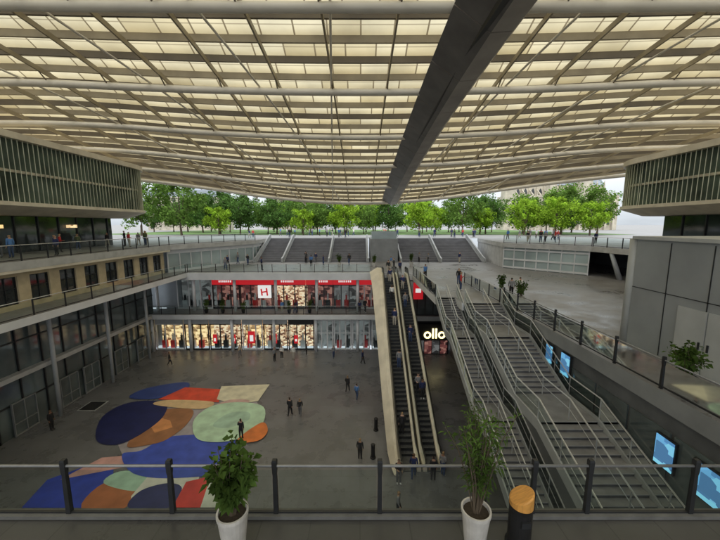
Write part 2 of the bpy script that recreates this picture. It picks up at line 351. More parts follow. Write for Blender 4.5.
# ---------------------------------------------------------------- stairs
def stairs(name,prof,x0,x1,label,mid=False,rails=True,mats=('tread','riser','nose')):
    r=thing(name,((x0+x1)/2,prof[-1][0],prof[-1][1]),label,'stairs')
    m=MB()
    for (ya,za),(yb,zb) in zip(prof,prof[1:]):
        if abs(za-zb)<.01:
            m.prism([(x0,yb),(x1,yb),(x1,ya),(x0,ya)],za-.25,za,0)
        else:
            n=max(1,round((za-zb)/.14)); dy=(ya-yb)/n; dz=(za-zb)/n
            for i in range(n):
                yy=ya-i*dy; zz=za-(i+1)*dz
                m.add([(x0,yy-dy,zz),(x1,yy-dy,zz),(x1,yy,zz),(x0,yy,zz)],[(0,1,2,3)],0)
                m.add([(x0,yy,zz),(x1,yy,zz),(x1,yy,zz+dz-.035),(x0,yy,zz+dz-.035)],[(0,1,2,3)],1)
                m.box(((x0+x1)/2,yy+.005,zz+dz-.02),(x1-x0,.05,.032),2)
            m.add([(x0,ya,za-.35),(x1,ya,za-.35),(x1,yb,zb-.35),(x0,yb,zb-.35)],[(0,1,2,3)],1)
    m.obj('steps',mats,r)
    for x in (x0-.05,x1+.05):
        m=MB(); secs=[[(x-.04,y,z-.38),(x+.04,y,z-.38),(x+.04,y,z+.14),(x-.04,y,z+.14)] for y,z in prof]; m.loft(secs)
        m.obj('stringer',['string'],r)
    if rails:
        xs=[x0-.05,x1+.05]+([(x0+x1)/2] if mid else [])
        for x in xs:
            m=MB(); m.path([(x,y,z+1.1) for y,z in prof],.035,6)
            m.path([(x,y,z+.62) for y,z in prof],.016,6)
            for (ya,za),(yb,zb) in zip(prof,prof[1:]):
                n=max(1,round((ya-yb)/1.6))
                for i in range(n):
                    t=i/n; y=ya+(yb-ya)*t; zz=za+(zb-za)*t; m.box((x,y,zz+.6),(.035,.035,1.0))
            m.obj('handrail',['steel'],r)
            if x!=(x0+x1)/2:
                m=MB()
                for (ya,za),(yb,zb) in zip(prof,prof[1:]):
                    m.add([(x,ya,za+.2),(x,yb,zb+.2),(x,yb,zb+1.02),(x,ya,za+1.02)],[(0,1,2,3)])
                m.obj('glass_panel',['bglass'],r)
    return r
P3=[(25,10),(22.6,8.9),(20.4,8.9),(16.2,7.1),(14,7.1),(8.6,5)]
P2=[(27,10),(23.7,8.2),(22.3,8.2),(17.4,5.9),(16,5.9),(11,3.6),(9.7,3.6),(4,.05)]
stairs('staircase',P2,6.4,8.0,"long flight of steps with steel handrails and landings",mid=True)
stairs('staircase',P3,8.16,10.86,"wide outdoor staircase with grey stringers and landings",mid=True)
def zp(P,y):
    for (ya,za),(yb,zb) in zip(P,P[1:]):
        if yb<=y<=ya: return za+(zb-za)*(ya-y)/(ya-yb)
    return P[0][1] if y>P[0][0] else P[-1][1]
yy=[25,23.7,22.6,22.3,20.4,17.4,16.2,16,14,11,9.7,8.6]
m=MB(); m.loft([[(8.062,y,zp(P2,y)-.5),(8.104,y,zp(P2,y)-.5),(8.104,y,zp(P3,y)-.39),(8.062,y,zp(P3,y)-.39)] for y in yy])
tag(m.obj('stair_side_wall',['swall']),"dark grey panelled wall between the two flights of stairs","wall")
gp=[(62,13.5),(53,10)]
xs=[-16.9,-12.5,-5,1.3,6.6,13,20]
for i in range(6):
    if i==3:continue
    stairs('grand_staircase',gp,xs[i]+.25,xs[i+1]-.25,"wide grey stone steps rising to street level",rails=False,mats=('gtread','griser','gtread'))
for x in xs:
    w=MB(); w.loft([[(x-.12,y,10),(x+.12,y,10),(x+.12,y,zt),(x-.12,y,zt)] for y,zt in((52.4,10.7),(53.4,10.9),(62,14.2),(62.6,14.2))])
    tag(w.obj('stair_divider_wall',['string']),"grey sloping divider wall between the broad steps","wall",group="divider walls of the grand stairs")
r=thing('lift_block',(3.95,57,10),"grey block with glazed top between the broad steps","lift block")
m=MB(); m.bx(1.7,6.2,54,61.9,10,13.7); m.obj('wall',['mgrey'],r)
m=MB(); m.bx(1.9,6.0,54.4,61.5,13.7,14.9); m.obj('glass_screen',['pglass'],r)

# ---------------------------------------------------------------- escalators
def escalator(x0,x1,label):
    prof=[(19.6,0),(21,0),(37.5,10),(39.3,10)]
    r=thing('escalator',((x0+x1)/2,19.6,0),label,'escalator',"pair of escalators climbing from the plaza")
    m=MB(); xa,xb=x0+.28,x1-.28; n=48
    m.bx(xa,xb,19.6,21,-.02,.05,0); m.bx(xa,xb,37.5,39.3,9.85,10.02,0)
    for i in range(n):
        y=21+16.5*i/n; zz=10*(i+1)/n; dy=16.5/n; dz=10/n
        m.add([(xa,y,zz-dz),(xb,y,zz-dz),(xb,y,zz),(xa,y,zz)],[(0,1,2,3)],1)
        m.add([(xa,y,zz),(xb,y,zz),(xb,y+dy,zz),(xa,y+dy,zz)],[(0,1,2,3)],0)
    m.obj('step_band',['esc','dark'],r)
    for s,x in((-1,x0),(1,x1)):
        a=x; b=x-s*.26
        m=MB(); m.loft([[(a,y,z-.9),(b,y,z-.9),(b,y,z+.32),(a,y,z+.32)] for y,z in prof]); m.obj('side_cladding',['cream'],r)
        xm=x-s*.13
        m=MB()
        for (ya,za),(yb,zb) in zip(prof,prof[1:]): m.add([(xm,ya,za+.32),(xm,yb,zb+.32),(xm,yb,zb+1.0),(xm,ya,za+1.0)],[(0,1,2,3)])
        m.obj('glass_panel',['bglass'],r)
        m=MB(); pts=[(xm,19.7,.35),(xm,19.4,.6),(xm,19.5,.95),(xm,19.9,1.04),(xm,21,1.06),(xm,37.5,11.06),(xm,39.2,11.04),(xm,39.5,10.8),(xm,39.4,10.4)]
        m.path(pts,.06,8); m.obj('handrail',['black'],r,smooth=True)
    m=MB(); m.add([(x0,21,-.9),(x1,21,-.9),(x1,37.5,9.1),(x0,37.5,9.1)],[(0,1,2,3)]); m.obj('underside',['grey'],r)
    return r
escalator(2.55,4.0,"moving escalator with black handrails and cream sides")
escalator(4.12,5.57,"moving escalator with black handrails and cream sides")
m=MB(); secs=[]
for y,z,w,h in((19.2,0,.3,.15),(19.8,0,.5,.75),(20.8,0,.6,1.0),(24,1.82,.75,1.05),(30,5.45,.95,1.05),(36,9.1,1.2,1.05),(38,10,1.35,1.0),(39.2,10,1.35,.9),(39.8,10,1.1,.4)):
    lo=max(0,z-1.3)
    secs.append([(2.5,y,lo),(2.5,y,z+h),(2.5-w*.35,y,z+h+.05),(2.5-w,y,z+h*.45),(2.5-w*.6,y,lo)])
m.loft(secs); tag(m.obj('escalator_side_shell',['cream']),"cream curved cladding shell along the escalator side","cladding")

# ---------------------------------------------------------------- far shops
def shopfront(x0,x1,y,z0,z1,interior,label,frame='white',sign=None,signmat='red',n=3,fd=.12,door=False):
    r=thing('shopfront',((x0+x1)/2,y,z0),label,'shopfront')
    w=x1-x0
    m=MB(); m.bx(x0,x1,y+1.3,y+1.4,z0,z1); m.obj('glowing_back_panel',[interior],r)  # back wall emits, standing in for the shop's lighting
    zs=z1-(.95 if sign else .12)
    m=MB()
    for i in range(n+1):
        x=x0+w*i/n; x=min(max(x,x0+.06),x1-.06); m.box((x,y,(z0+zs)/2),(fd,.12,zs-z0))
    m.box(((x0+x1)/2,y-.002,zs-.06),(w,.126,.1)); m.box(((x0+x1)/2,y-.002,z0+.09),(w,.126,.16))
    if door: m.box(((x0+x1)/2,y-.002,z0+2.25),(w,.13,.1))
    m.obj('window_frame',[frame],r)
    g=MB(); g.add([(x0,y+.01,z0),(x1,y+.01,z0),(x1,y+.01,zs),(x0,y+.01,zs)],[(0,1,2,3)]); g.obj('shop_glass',['bglass'],r)
    if sign:
        m=MB(); m.bx(x0,x1,y-.1,y+.12,zs+.01,z1-.02); m.obj('sign_band',[signmat],r)
    m=MB()
    for i in range(int(w/1.1)):
        x=x0+.6+i*1.1
        m.box((x,y+.8,z0+.5),(.6,.4,1.0),R.randint(0,2)); m.box((x,y+.8,z0+1.35),(.22,.18,.7),R.randint(0,2))
        m.path([(x,y+.8,z0+1.7),(x,y+.8,z0+1.95)],.09,6,2)
    m.obj('goods_display',['dark','redw','white'],r)
    return r
r=thing('shopping_centre',(-10,44,0),"two storey shopping centre front with white columns and slab edges",'shopping centre')
m=MB(); m.bx(-26.8,11,44.6,45,0,9.34); m.bx(-26.8,11,42.4,42.6,0,4.44); m.bx(-40,-24.4,43.3,44.58,4.95,12.88); m.bx(-40,-26.82,40.92,45,0,4.4); m.bx(-40,-24.62,41.42,43.2,9.0,12.88); m.obj('wall',['grey'],r)
for x in (-26.3,-21.5,-16.2,-10.9,-5.6,-.3):
    for y,z0,z1 in((40.35,0,4.44),(41.9,4.9,9.34)):
        m=MB(); m.path([(x,y,z0),(x,y,z1)],.2,12); m.obj('column',['white'],r,smooth=True)
m=MB(); m.bx(-24.0,6,41.1,41.38,9.1,9.98); m.obj('fascia',['white'],r)
m=MB(); m.bx(-26.7,6,39.7,39.89,4.35,4.92); m.obj('fascia',['white'],r)
xx=[(-26.2,-22.6,'warm','white',"shopfront with warm yellow lit window display",'s','lgrey'),
(-22.5,-19.4,'warm','dark',"shopfront with warm yellow lit window display",'s','lgrey'),
(-19.3,-15.2,'warm2','dark',"bright shop window with cream display and poster",'s','lgrey'),
(-15.1,-12.5,'warm','white',"narrow warm lit shopfront with red poster",'s','lgrey'),
(-12.4,-9.3,'warm2','dark',"bright shop window with cream and red goods",'s','lgrey'),
(-9.2,-5.9,'warm2','dark',"warm lit shop window with dark frame",'s','dark')]
for x0,x1,i_,fr,lb,s,sm in xx: shopfront(x0,x1,40.9,0,4.4,i_,lb,fr,s,sm,3)
for k in range(3): shopfront(-5.7+2.35*k,-3.45+2.35*k,40.9,0,4.1,'cool',"white framed glazed entrance doors of the mall",'white',None,'red',3,.16,True)
shopfront(1.5,5.8,40.9,0,4.4,'cool',"dim mall entrance behind the escalators",'white')
ux=[(-24.3,-19.6,'cool','white',"white framed glazed corner front on the gallery",None,'red'),
(-19.55,-15.95,'maroon','dark',"dark glazed gallery shopfront with red band",'s','red'),
(-15.9,-11.65,'maroon','dark',"gallery shopfront with red sign band",'s','red'),
(-11.6,-7.2,'warm2','dark',"lit gallery shopfront with red sign band",'s','red'),
(-7.15,-3.6,'maroon','dark',"gallery shopfront with dark window and red band",'s','red'),
(-3.55,-.4,'cool','black',"dark gallery shopfront under red sign",'s','red'),
(-.35,2.4,'maroon','white',"gallery shopfront with red sign band",'s','red')]
for x0,x1,i_,fr,lb,s,sm in ux: shopfront(x0,x1,43.0,4.9,9.1,i_,lb,fr,s,sm,3)
def text_mesh(txt,size,extr,matn,parent,loc,rot,name='lettering'):
    cu=bpy.data.curves.new('t','FONT'); cu.body=txt; cu.size=size; cu.extrude=extr; cu.align_x='CENTER'; cu.align_y='CENTER'; cu.offset=size*.012
    t=bpy.data.objects.new('t',cu); col.objects.link(t); dg=bpy.context.evaluated_depsgraph_get(); dg.update()
    me=bpy.data.meshes.new_from_object(t.evaluated_get(dg)); bpy.data.objects.remove(t); me.materials.clear(); me.materials.append(M[matn])
    o=bpy.data.objects.new(name,me); o.parent=parent; o.location=loc; o.rotation_euler=rot; col.objects.link(o); return o
r=thing('shop_sign',(-12.6,42.75,4.9),"square white sign panel with a red emblem",'sign')
m=MB(); m.bx(-13.45,-11.75,42.7,42.95,6.4,8.1); m.obj('panel',['wsign'],r)
m=MB(); m.path([(-13,42.66,7.65),(-12.9,42.66,6.75)],.1,6);m.path([(-12.9,42.66,7.2),(-12.3,42.66,7.3)],.1,6);m.path([(-12.3,42.66,7.75),(-12.2,42.66,6.75)],.1,6); m.obj('emblem',['red'],r)
for x,zt,w in((-18.6,2.1,.5),(-16.2,2.1,.5),(-10.9,2.2,.5),(-13.9,2.5,.9),(-8.2,2.0,.5)):
    r=thing('poster',(x,40.7,.9),"tall red and white poster in the shop window",'poster',"posters in the shop windows")
    m=MB(); m.bx(x-w/2,x+w/2,40.72,40.76,.9,zt); m.obj('sheet',['red'],r)
    m=MB(); m.bx(x-w/4,x+w/4,40.69,40.71,1.2,zt-.5); m.obj('printed_patch',['wsign'],r)
for x in(-17.8,-9.6,-5.1,-2.0):
    r=thing('sign_strip',(x,42.85,8.3),"small white strip of lettering on the red sign band",'sign',"small white signs on the gallery")
    m=MB()
    for q in range(7): m.box((x-.75+q*.25,42.86,8.62),(.15,.03,.26))
    m.obj('letter_block',['wsign'],r)
# recessed entrance under the terrace with neon sign
r=thing('recessed_entrance',(8.5,39.3,0),"dark recessed mall entrance with glazing below the terrace",'entrance')
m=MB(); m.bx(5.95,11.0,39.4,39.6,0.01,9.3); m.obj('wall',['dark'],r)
m=MB(); m.bx(5.95,11.0,38.9,39.38,4.4,4.95); m.obj('slab_edge',['lgrey'],r)
for i in range(5):
    m=MB(); x=6.05+i*.98; m.bx(x,x+.86,39.33,39.39,5.1,9.1); m.obj('window',['mglass'],r)
    m=MB(); m.bx(x,x+.86,39.33,39.39,.1,1.9); m.obj('window',['cool' if i%2 else 'maroon'],r)  # lower panes emit in place of a lit room behind
m=MB(); m.path([(6.2,38.7,0),(6.2,38.7,9.3)],.22,12); m.obj('column',['lgrey'],r,smooth=True)
r=thing('neon_sign',(9.0,38.6,2.6),"glowing pale yellow lettering on black band under terrace",'sign')
m=MB(); m.bx(6.6,11.0,38.9,39.2,1.95,4.0); m.obj('board',['black'],r)
text_mesh('ollo',1.75,.05,'yel',r,(.1,.2,.2),(math.pi/2,0,0))
r=thing('red_banner',(6.9,38.5,7.4),"small red sign panel beside the escalator head",'sign')
m=MB(); m.bx(6.35,7.5,38.5,38.6,7.2,9.2); m.obj('panel',['red'],r)
m=MB(); m.bx(6.6,7.25,38.47,38.49,8.0,8.5); m.obj('printed_patch',['wsign'],r)

# side wall under right terrace
r=thing('terrace_facade',(11.2,20,0),"dark glazed shop wall below the terrace edge",'facade')
m=MB(); m.bx(11.15,11.5,-12,41.3,0,9.29); m.obj('wall',['swall'],r)
for i in range(18):
    y=7+i*1.9; m=MB(); m.bx(11.08,11.14,y+.08,y+1.82,5.2,8.6); m.obj('window',['mglass'],r)
m=MB(); m.bx(11.0,11.14,-12,41.3,4.5,5.0); m.obj('floor_edge',['mgrey'],r)
for y,z0,w,h in((9.3,7.3,1.1,1.1),(10.9,7.3,.7,1.1),(16.8,8.0,.7,1.15),(18.3,8.1,.6,1.0)):
    r=thing('display_screen',(11,y,z0),"dim blue display screen fixed to the dark wall",'screen',"blue screens on the wall below the terrace")
    m=MB(); m.bx(10.97,11.06,y-w/2-.05,y+w/2+.05,z0-.05,z0+h+.05); m.obj('casing',['black'],r)
    m=MB(); m.bx(10.94,10.965,y-w/2,y+w/2,z0,z0+h); m.obj('screen_face',['screen'],r)

# ---------------------------------------------------------------- left facades
r=thing('glazed_facade',(-26,20,0),"tall glazed facade with dark frames facing the plaza",'facade')
m=MB(); m.bx(-26.6,-26.3,-12,40.9,0,9.44); m.obj('glass',['mglass'],r)
for i in range(27):
    m=MB(); m.box((-26.24,-11+i*1.95,4.72),(.12,.09,9.4)); m.obj('mullion',['dark'],r)
for zz in(2.5,7.2):
    m=MB(); m.box((-26.25,14.5,zz),(.1,52.8,.09)); m.obj('transom',['dark'],r)
m=MB(); m.bx(-26.28,-25.7,-12,39.6,4.5,4.85); m.obj('slab_edge',['conc'],r)
for y in(8,14,20,26,32,38):
    m=MB(); m.path([(-25.3,y,0),(-25.3,y,9.45)],.16,10); m.obj('column',['lgrey'],r,smooth=True)
for y in (24,28,30.5,34.5,38):
    d=thing('glazed_door',(-26,y,0),"metal framed double glass door at plaza level",'door',"glass doors on the plaza")
    m=MB()
    for a in(-.9,0,.9): m.box((-26.1,y+a,1.3),(.14,.06,2.6))
    m.box((-26.1,y,2.62),(.15,1.86,.06)); m.box((-26.1,y,1.0),(.15,1.7,.05)); m.box((-26.1,y,.1),(.13,1.7,.12)); m.obj('frame',['mgrey'],d)
    m=MB(); m.bx(-26.12,-26.1,y-.85,y+.85,.18,2.57); m.obj('glass',['mglass'],d)
r=thing('window_wall',(-24.6,15,10),"warm stone wall with dark square windows under the street edge",'wall')
m=MB(); m.bx(-25.2,-24.75,-12,41,10,12.89)
ys=[7.8+2.45*i for i in range(14)]
m2=MB(); m2.bx(-24.75,-24.5,-12,41,12.35,12.89); m2.bx(-24.75,-24.5,-12,41,10,10.35)
pr=-12
for y in ys: m2.bx(-24.75,-24.5,pr,y-.78,10.35,12.35); pr=y+.78
m2.bx(-24.75,-24.5,pr,41,10.35,12.35)
m.obj('backing',['dark'],r); m2.obj('wall',['warmwall'],r)
for y in ys:
    m=MB(); m.bx(-24.745,-24.70,y-.77,y+.77,10.36,12.34,1)
    for a in(-.74,0,.74): m.box((-24.66,y+a,11.35),(.07,.06,1.98),0)
    for zz in(10.4,11.5,12.3): m.box((-24.665,y,zz),(.06,1.5,.05),0)
    m.obj('window',['dark','dglass'],r)
m=MB(); m.bx(-24.74,-23.62,-12,41,12.7,12.89); m.obj('soffit_lip',['cream'],r)
for (a,b) in(((-24,41.2),(-17.4,53.9)),((-17.3,53.9),(-17.1,61.8))):
    a=Vector(a);b=Vector(b);d=b-a;L_=d.length
    r=thing('glazed_wall',(a.x,a.y,10),"pale framed glass wall below the street edge",'wall',"glass walls under the street level",rot=math.atan2(d.y,d.x))
    m=MB(); m.box((L_/2,.3,1.44),(L_,.1,2.86)); m.obj('glass',['pglass'],r,world=False)
    m=MB(); n=int(L_/1.5)
    for i in range(n+1): m.box((L_*i/n,.2,1.44),(.12,.14,2.86))
    m.box((L_/2,.2,2.6),(L_,.16,.5)); m.box((L_/2,.2,.15),(L_,.16,.3)); m.obj('frame',['white'],r,world=False)
a=Vector((19.9,46));b=Vector((26.8,38.6));d=b-a;L_=d.length
r=thing('glass_pavilion',(a.x,a.y,10),"pale glass pavilion under the street level slab",'pavilion',rot=math.atan2(d.y,d.x))
m=MB(); m.box((L_/2,.6,1.44),(L_,.3,2.86)); m.obj('glass',['pglass'],r,world=False)
m=MB()
for i in range(8): m.box((L_*i/7,.4,1.44),(.12,.14,2.86))
for zz in(.2,1.3,2.6): m.box((L_/2,.4,zz),(L_,.16,.22))
m.obj('frame',['white'],r,world=False)
r=thing('retaining_wall',(20.3,54,10),"pale wall beside the broad steps",'wall')
m=MB(); m.prism([(20.2,46.3),(20.7,46.3),(22.6,62),(22.1,62)],10,12.88); m.obj('wall',['conc'],r)
r=thing('back_wall',(38,20,10),"dark recessed wall under the street slab",'wall')
m=MB(); m.bx(37,37.4,-20,58,10,12.89); m.bx(24,37,57,57.4,10,12.89); m.obj('wall',['mgrey'],r)
for i,(x,y) in enumerate(((27.5,36),(28.3,30),(28.9,24),(29.4,18),(33,30),(33,22),(32,38),(26,48),(30,46))):
    m=MB(); m.path([(x+1.2,y,10),(x,y,12.9)],.28,10,r1=.2); tag(m.obj('leaning_column',['lgrey'],smooth=True),"leaning round concrete column holding the street slab",'column',group="columns under the street slab")
r=thing('service_building',(16.4,12,10),"grey metal clad service building with double doors",'building')
m=MB(); m.bx(13.6,20,7.5,16.2,10,15.3); m.obj('wall',['grey'],r)
m=MB(); m.bx(13.45,20.1,7.4,16.35,15.3,15.45); m.obj('roof',['lgrey'],r)
m=MB()
for y in(9.2,10.9,12.6,14.4): m.bx(13.575,13.598,y-.015,y+.015,10.1,15.2)
m.bx(13.575,13.597,7.5,16.2,12.95,12.98); m.obj('panel_joint',['dark'],r)
for k,y in enumerate((11.85,13.1)):
    m=MB(); m.bx(13.53,13.59,y-.6,y+.6,10.05,12.6); d=m.obj('door',['lgrey'],r)
    h=MB(); h.box((13.5,y+(.45 if k==0 else -.45),11.2),(.05,.05,.3)); ho=h.obj('handle',['dark'],r); ho.parent=d
m=MB(); m.path([(13.9,16.5,10),(13.9,16.5,15.3)],.35,14); m.obj('corner_column',['lgrey'],r,smooth=True)

# ---------------------------------------------------------------- louvred buildings
def louvred(sg,yend,zb,zt,label):
    r=thing('louvred_building',(sg*31,10,13.5),label,'building')
    xf=27; rad=5
    def inset(k):
        q=[(xf+k,-14)]
        for i in range(0,19):
            a=math.pi/2*i/18; q.append((xf+rad-(rad-k)*math.cos(a),yend-rad+(rad-k)*math.sin(a)))
        q+= [(60,yend-k),(60,-14)]; return [(sg*x,y) for x,y in q]
    m=MB(); m.prism(inset(.5),zb+.3,zt-.25); m.obj('glazing',['lglass'],r)
    m=MB(); m.prism(inset(-.15),zt-.25,zt+.25); m.prism(inset(.25),(zb+zt)/2-.1,(zb+zt)/2+.1); m.obj('floor_edge',['cream'],r)
    m=MB()
    A=inset(-.1);Bt=inset(1.8)
    m.loft([[(x,y,zb-.7) for x,y in Bt],[(x,y,zb) for x,y in A],[(x,y,zb+.3) for x,y in A]]); m.obj('soffit',['cream'],r)
    m=MB(); y=-13; zc=(zb+.3+zt-.25)/2; hh=zt-zb-.56
    while y<yend-rad: m.box((sg*(xf+.22),y,zc),(.34,.045,hh),rz=sg*.75); y+=.42
    for i in range(20):
        a=math.pi/2*i/19; x=xf+rad-(rad-.22)*math.cos(a); y=yend-rad+(rad-.22)*math.sin(a)
        m.box((sg*x,y,zc),(.34,.045,hh),rz=-sg*a+sg*.75)
    x=xf+rad
    while x<55: m.box((sg*x,yend-.2,zc),(.045,.34,hh)); x+=.5
    o=m.obj('louvre',['fin'],r); o['kind']='stuff'
    m=MB(); m.bx(min(sg*31,sg*58),max(sg*31,sg*58),-14,yend-4,13.5,zb-.71); m.obj('ground_floor_glass',['dglass'],r)
    y=-12
    while y<yend-4:
        m=MB(); m.box((sg*30.95,y,(13.5+zb-.7)/2),(.12,.12,zb-14.2)); m.obj('mullion',['dark'],r); y+=2.2
    for k,y in enumerate((19,27.5,35)):
        if sg<0:
            m=MB(); m.bx(-30.9,-30.75,y,y+1.2,15.7,16.0); m.obj('shop_sign',['lampw' if k%2 else 'warm'],r)
    return r
louvred(-1,45.5,17.5,22.9,"building with vertical glass louvres and rounded cream rimmed corner")
louvred(1,38,17.6,22.2,"building with green glass louvres and rounded corner under the canopy")

# ---------------------------------------------------------------- canopy
def roofpt(t,X,dz=0):
    a=.0104*min(1,max(0,(t-16)/46))**1.1; dr=7.8*(max(0,(t-12)/50))**1.5
    q=(X/32)**2; side=max(0,(abs(X)-20)/26)
    return (X,t-a*X*X,28-dr*(1-.5*q)-4.2*side**2+dz)
r=thing('canopy',(0,62,20),"vast curved canopy of cream glass louvres on steel beams",'canopy')
T=[-17+2.04*i for i in range(40)]; T=[t for t in T if t<62.6]
XS=[-46+2.0*i for i in range(47)]
for k in range(len(T)-1):
    t0,t1=T[k],T[k+1]
    me=bpy.data.meshes.new('glass_louvre'); vs=[];fs=[]
    for X in XS:
        vs.append(roofpt(t0-.1,X,.60)); vs.append(roofpt((t0+t1)/2,X,.36)); vs.append(roofpt(t1-.02,X,.05))
    for i in range(len(XS)-1): fs+= [(3*i,3*i+3,3*i+4,3*i+1),(3*i+1,3*i+4,3*i+5,3*i+2)]
    me.from_pydata([(v[0],v[1]-62,v[2]-20) for v in vs],[],fs); uv=me.uv_layers.new(name='UVMap')
    for p in me.polygons:
        for li in p.loop_indices:
            vi=me.loops[li].vertex_index; uv.data[li].uv=(XS[vi//3]/2.0+.001+(k%2)*.5,k+.02+.48*(vi%3))
    me.materials.append(M['canopy']); o=bpy.data.objects.new('glass_louvre',me); o.parent=r; col.objects.link(o)
XB=[-46+1.15*i for i in range(81)]
for k,t in enumerate(T):
    m=MB(); m.beam([roofpt(t,X,-.18) for X in XB],.15,.42); m.obj('cross_beam',['bronze' if k%2 else 'brown'],r)
for k,t in enumerate(T):
    if k%4==1:
        m=MB(); m.path([roofpt(t,X,-1.2) for X in XB],.25,12); m.obj('steel_tube',['tube'],r,smooth=True)
for j in range(-11,12):
    X=j*4.0+2
    m=MB(); m.beam([roofpt(t,X,-.6) for t in T],.11,.3); m.obj('longitudinal_beam',['bronze'],r)
for k,t in enumerate(T):
    if k%4==1 and t>8:
        for j in range(-6,6):
            X=j*4.0+2
            m=MB(); m.path([roofpt(t-1.2,X,-.5),roofpt(t,X,-1.2),roofpt(t+1.2,X,-.5)],.05,5); m.obj('hanger',['brown'],r)
for X0,sl in((-26,.16),(-17,.14),(-9,.12),(-1,-.08),(12,-.1),(20,-.14),(28,-.16)):
    m=MB(); m.path([roofpt(t,X0+(t-12)*sl,-.9) for t in T],.07,8); m.obj('tie_pipe',['tube'],r,smooth=True)
m=MB(); m.path([roofpt(T[-1]+.4,X,.1) for X in XB],.3,8); m.obj('rim_tube',['tube'],r,smooth=True)
def gx(t): return 5.2+1.5*max(-.1,(1-t/62))
g=thing('gutter_beam',(gx(62),62,18),"long faceted dark metal beam hanging beneath the canopy",'beam')
segs=[-6+4.6*i for i in range(15)]
for i in range(len(segs)-1):
    a,b=segs[i]+.04,segs[i+1]-.04; secs=[]
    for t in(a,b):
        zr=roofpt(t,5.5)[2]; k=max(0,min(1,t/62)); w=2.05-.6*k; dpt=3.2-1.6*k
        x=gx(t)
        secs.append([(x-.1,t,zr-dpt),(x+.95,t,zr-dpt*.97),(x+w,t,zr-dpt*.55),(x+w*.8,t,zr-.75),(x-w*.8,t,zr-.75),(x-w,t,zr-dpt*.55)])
    m=MB(); m.loft(secs,mis=[0,0,0,0,1,1]); m.obj('panel_segment',['gutr','gutl'],g)  # left faces take the shaded tone, the others the lit tone
m=MB(); secs=[]
for t in(segs[0],20,35,48,segs[-1]):
    x=gx(t); zr=roofpt(t,5.5)[2]; k=max(0,min(1,t/62)); dpt=3.0-1.6*k; secs.append([(x-.5,t,zr-dpt+.1),(x+.6,t,zr-dpt+.1),(x+.9,t,zr-.8),(x-.9,t,zr-.8)])
m.loft(secs); m.obj('core',['gutb'],g)

# ---------------------------------------------------------------- trees
def tree_proto(seed,H,W,leaf,lm,nclump=42,per=95):
    rr=random.Random(seed)
    r=thing('tree',(0,0,-500),"leafy green tree in the garden beyond the square",'tree',"trees in the garden")
    m=MB(); th=H*.26
    m.path([(0,0,0),(rr.uniform(-.1,.1),0,th*.6),(rr.uniform(-.2,.2),rr.uniform(-.2,.2),th),(0,0,H*.75)],.22,8,r1=.07)
    cl=[]
    for i in range(nclump):
        a=rr.uniform(0,6.28); u=rr.uniform(-1,1); rad=rr.uniform(.3,1)**.6
        s=math.sqrt(1-u*u)
        cl.append((W/2*rad*s*math.cos(a)*.9,W/2*rad*s*math.sin(a)*.9,H*.56+H*.39*rad*u))
    for c in cl[:9]: m.path([(0,0,th*.9),(c[0]*.5,c[1]*.5,(th+c[2])/2),c],.08,5,r1=.02)
    m.obj('trunk',['bark'],r,world=False)
    m=MB()
    for c in cl:
        cr=rr.uniform(.5,1.2)*W*.15
        for j in range(per):
            d=Vector((rr.gauss(0,1),rr.gauss(0,1),rr.gauss(0,.75))).normalized()*cr*rr.uniform(.5,1.1)
            p=Vector(c)+d; n=Vector((rr.gauss(0,1),rr.gauss(0,1),rr.gauss(.5,1))).normalized(); u=n.orthogonal().normalized(); w=n.cross(u); s=leaf*rr.uniform(.6,1.3)
            m.add([p-u*s,p-w*s*.6,p+u*s,p+w*s*.6],[(0,1,2,3)])
    m.obj('crown',[lm],r,world=False)
    return r
protos=[tree_proto(1,10,8.5,.24,'leafd'),tree_proto(2,11,9,.24,'leafm'),tree_proto(3,8.5,7.5,.23,'leafb'),tree_proto(4,9,8.5,.24,'leafm'),tree_proto(6,9.5,9.5,.25,'leafd')]
rt=random.Random(3)
def place(pi,x,y,s,lab=None):
    c=copy_tree(protos[pi],(x,y,13.5),rt.uniform(0,6.28),s)
    if lab:c['label']=lab
spots=[(-50,76,1,1.3),(-43,80,1,1.35),(-37,88,0,1.2),(-31,86,0,1.1),(-26,94,3,1.1),(-22,88,4,1.05),(-16,92,1,1.0),(-11,86,3,1.05),(-7,96,0,1.05),(1,90,3,.95),(8,94,0,1.0),(26,84,1,1.1),(34,90,0,1.1),(52,86,1,1.2),(18,96,3,1.1),(60,84,1,1.15),(57,94,0,1.3),(45,92,3,1.25)]
for x,y,pi,s in spots: place(pi,x,y,s)
for i in range(26):
    x=-72+5.6*i+rt.uniform(-1.5,1.5)
    place(rt.choice([0,1,3,4,1]),x,rt.uniform(104,122),rt.uniform(.95,1.3))
for x,y,s in [(-4,84,1.05),(14.2,80,1.05),(20,88,.9),(47,80,1.15),(39.5,80,1.1),(31,86,.9),(-34,80,.85),(-14,82,.8),(4,100,1.1),(-24,100,1.1),(54,78,1.0)]: place(2,x,y,s,"bright lime green young tree on the lawn")
for p in protos:
    for c in list(p.children): bpy.data.objects.remove(c)
    bpy.data.objects.remove(p)

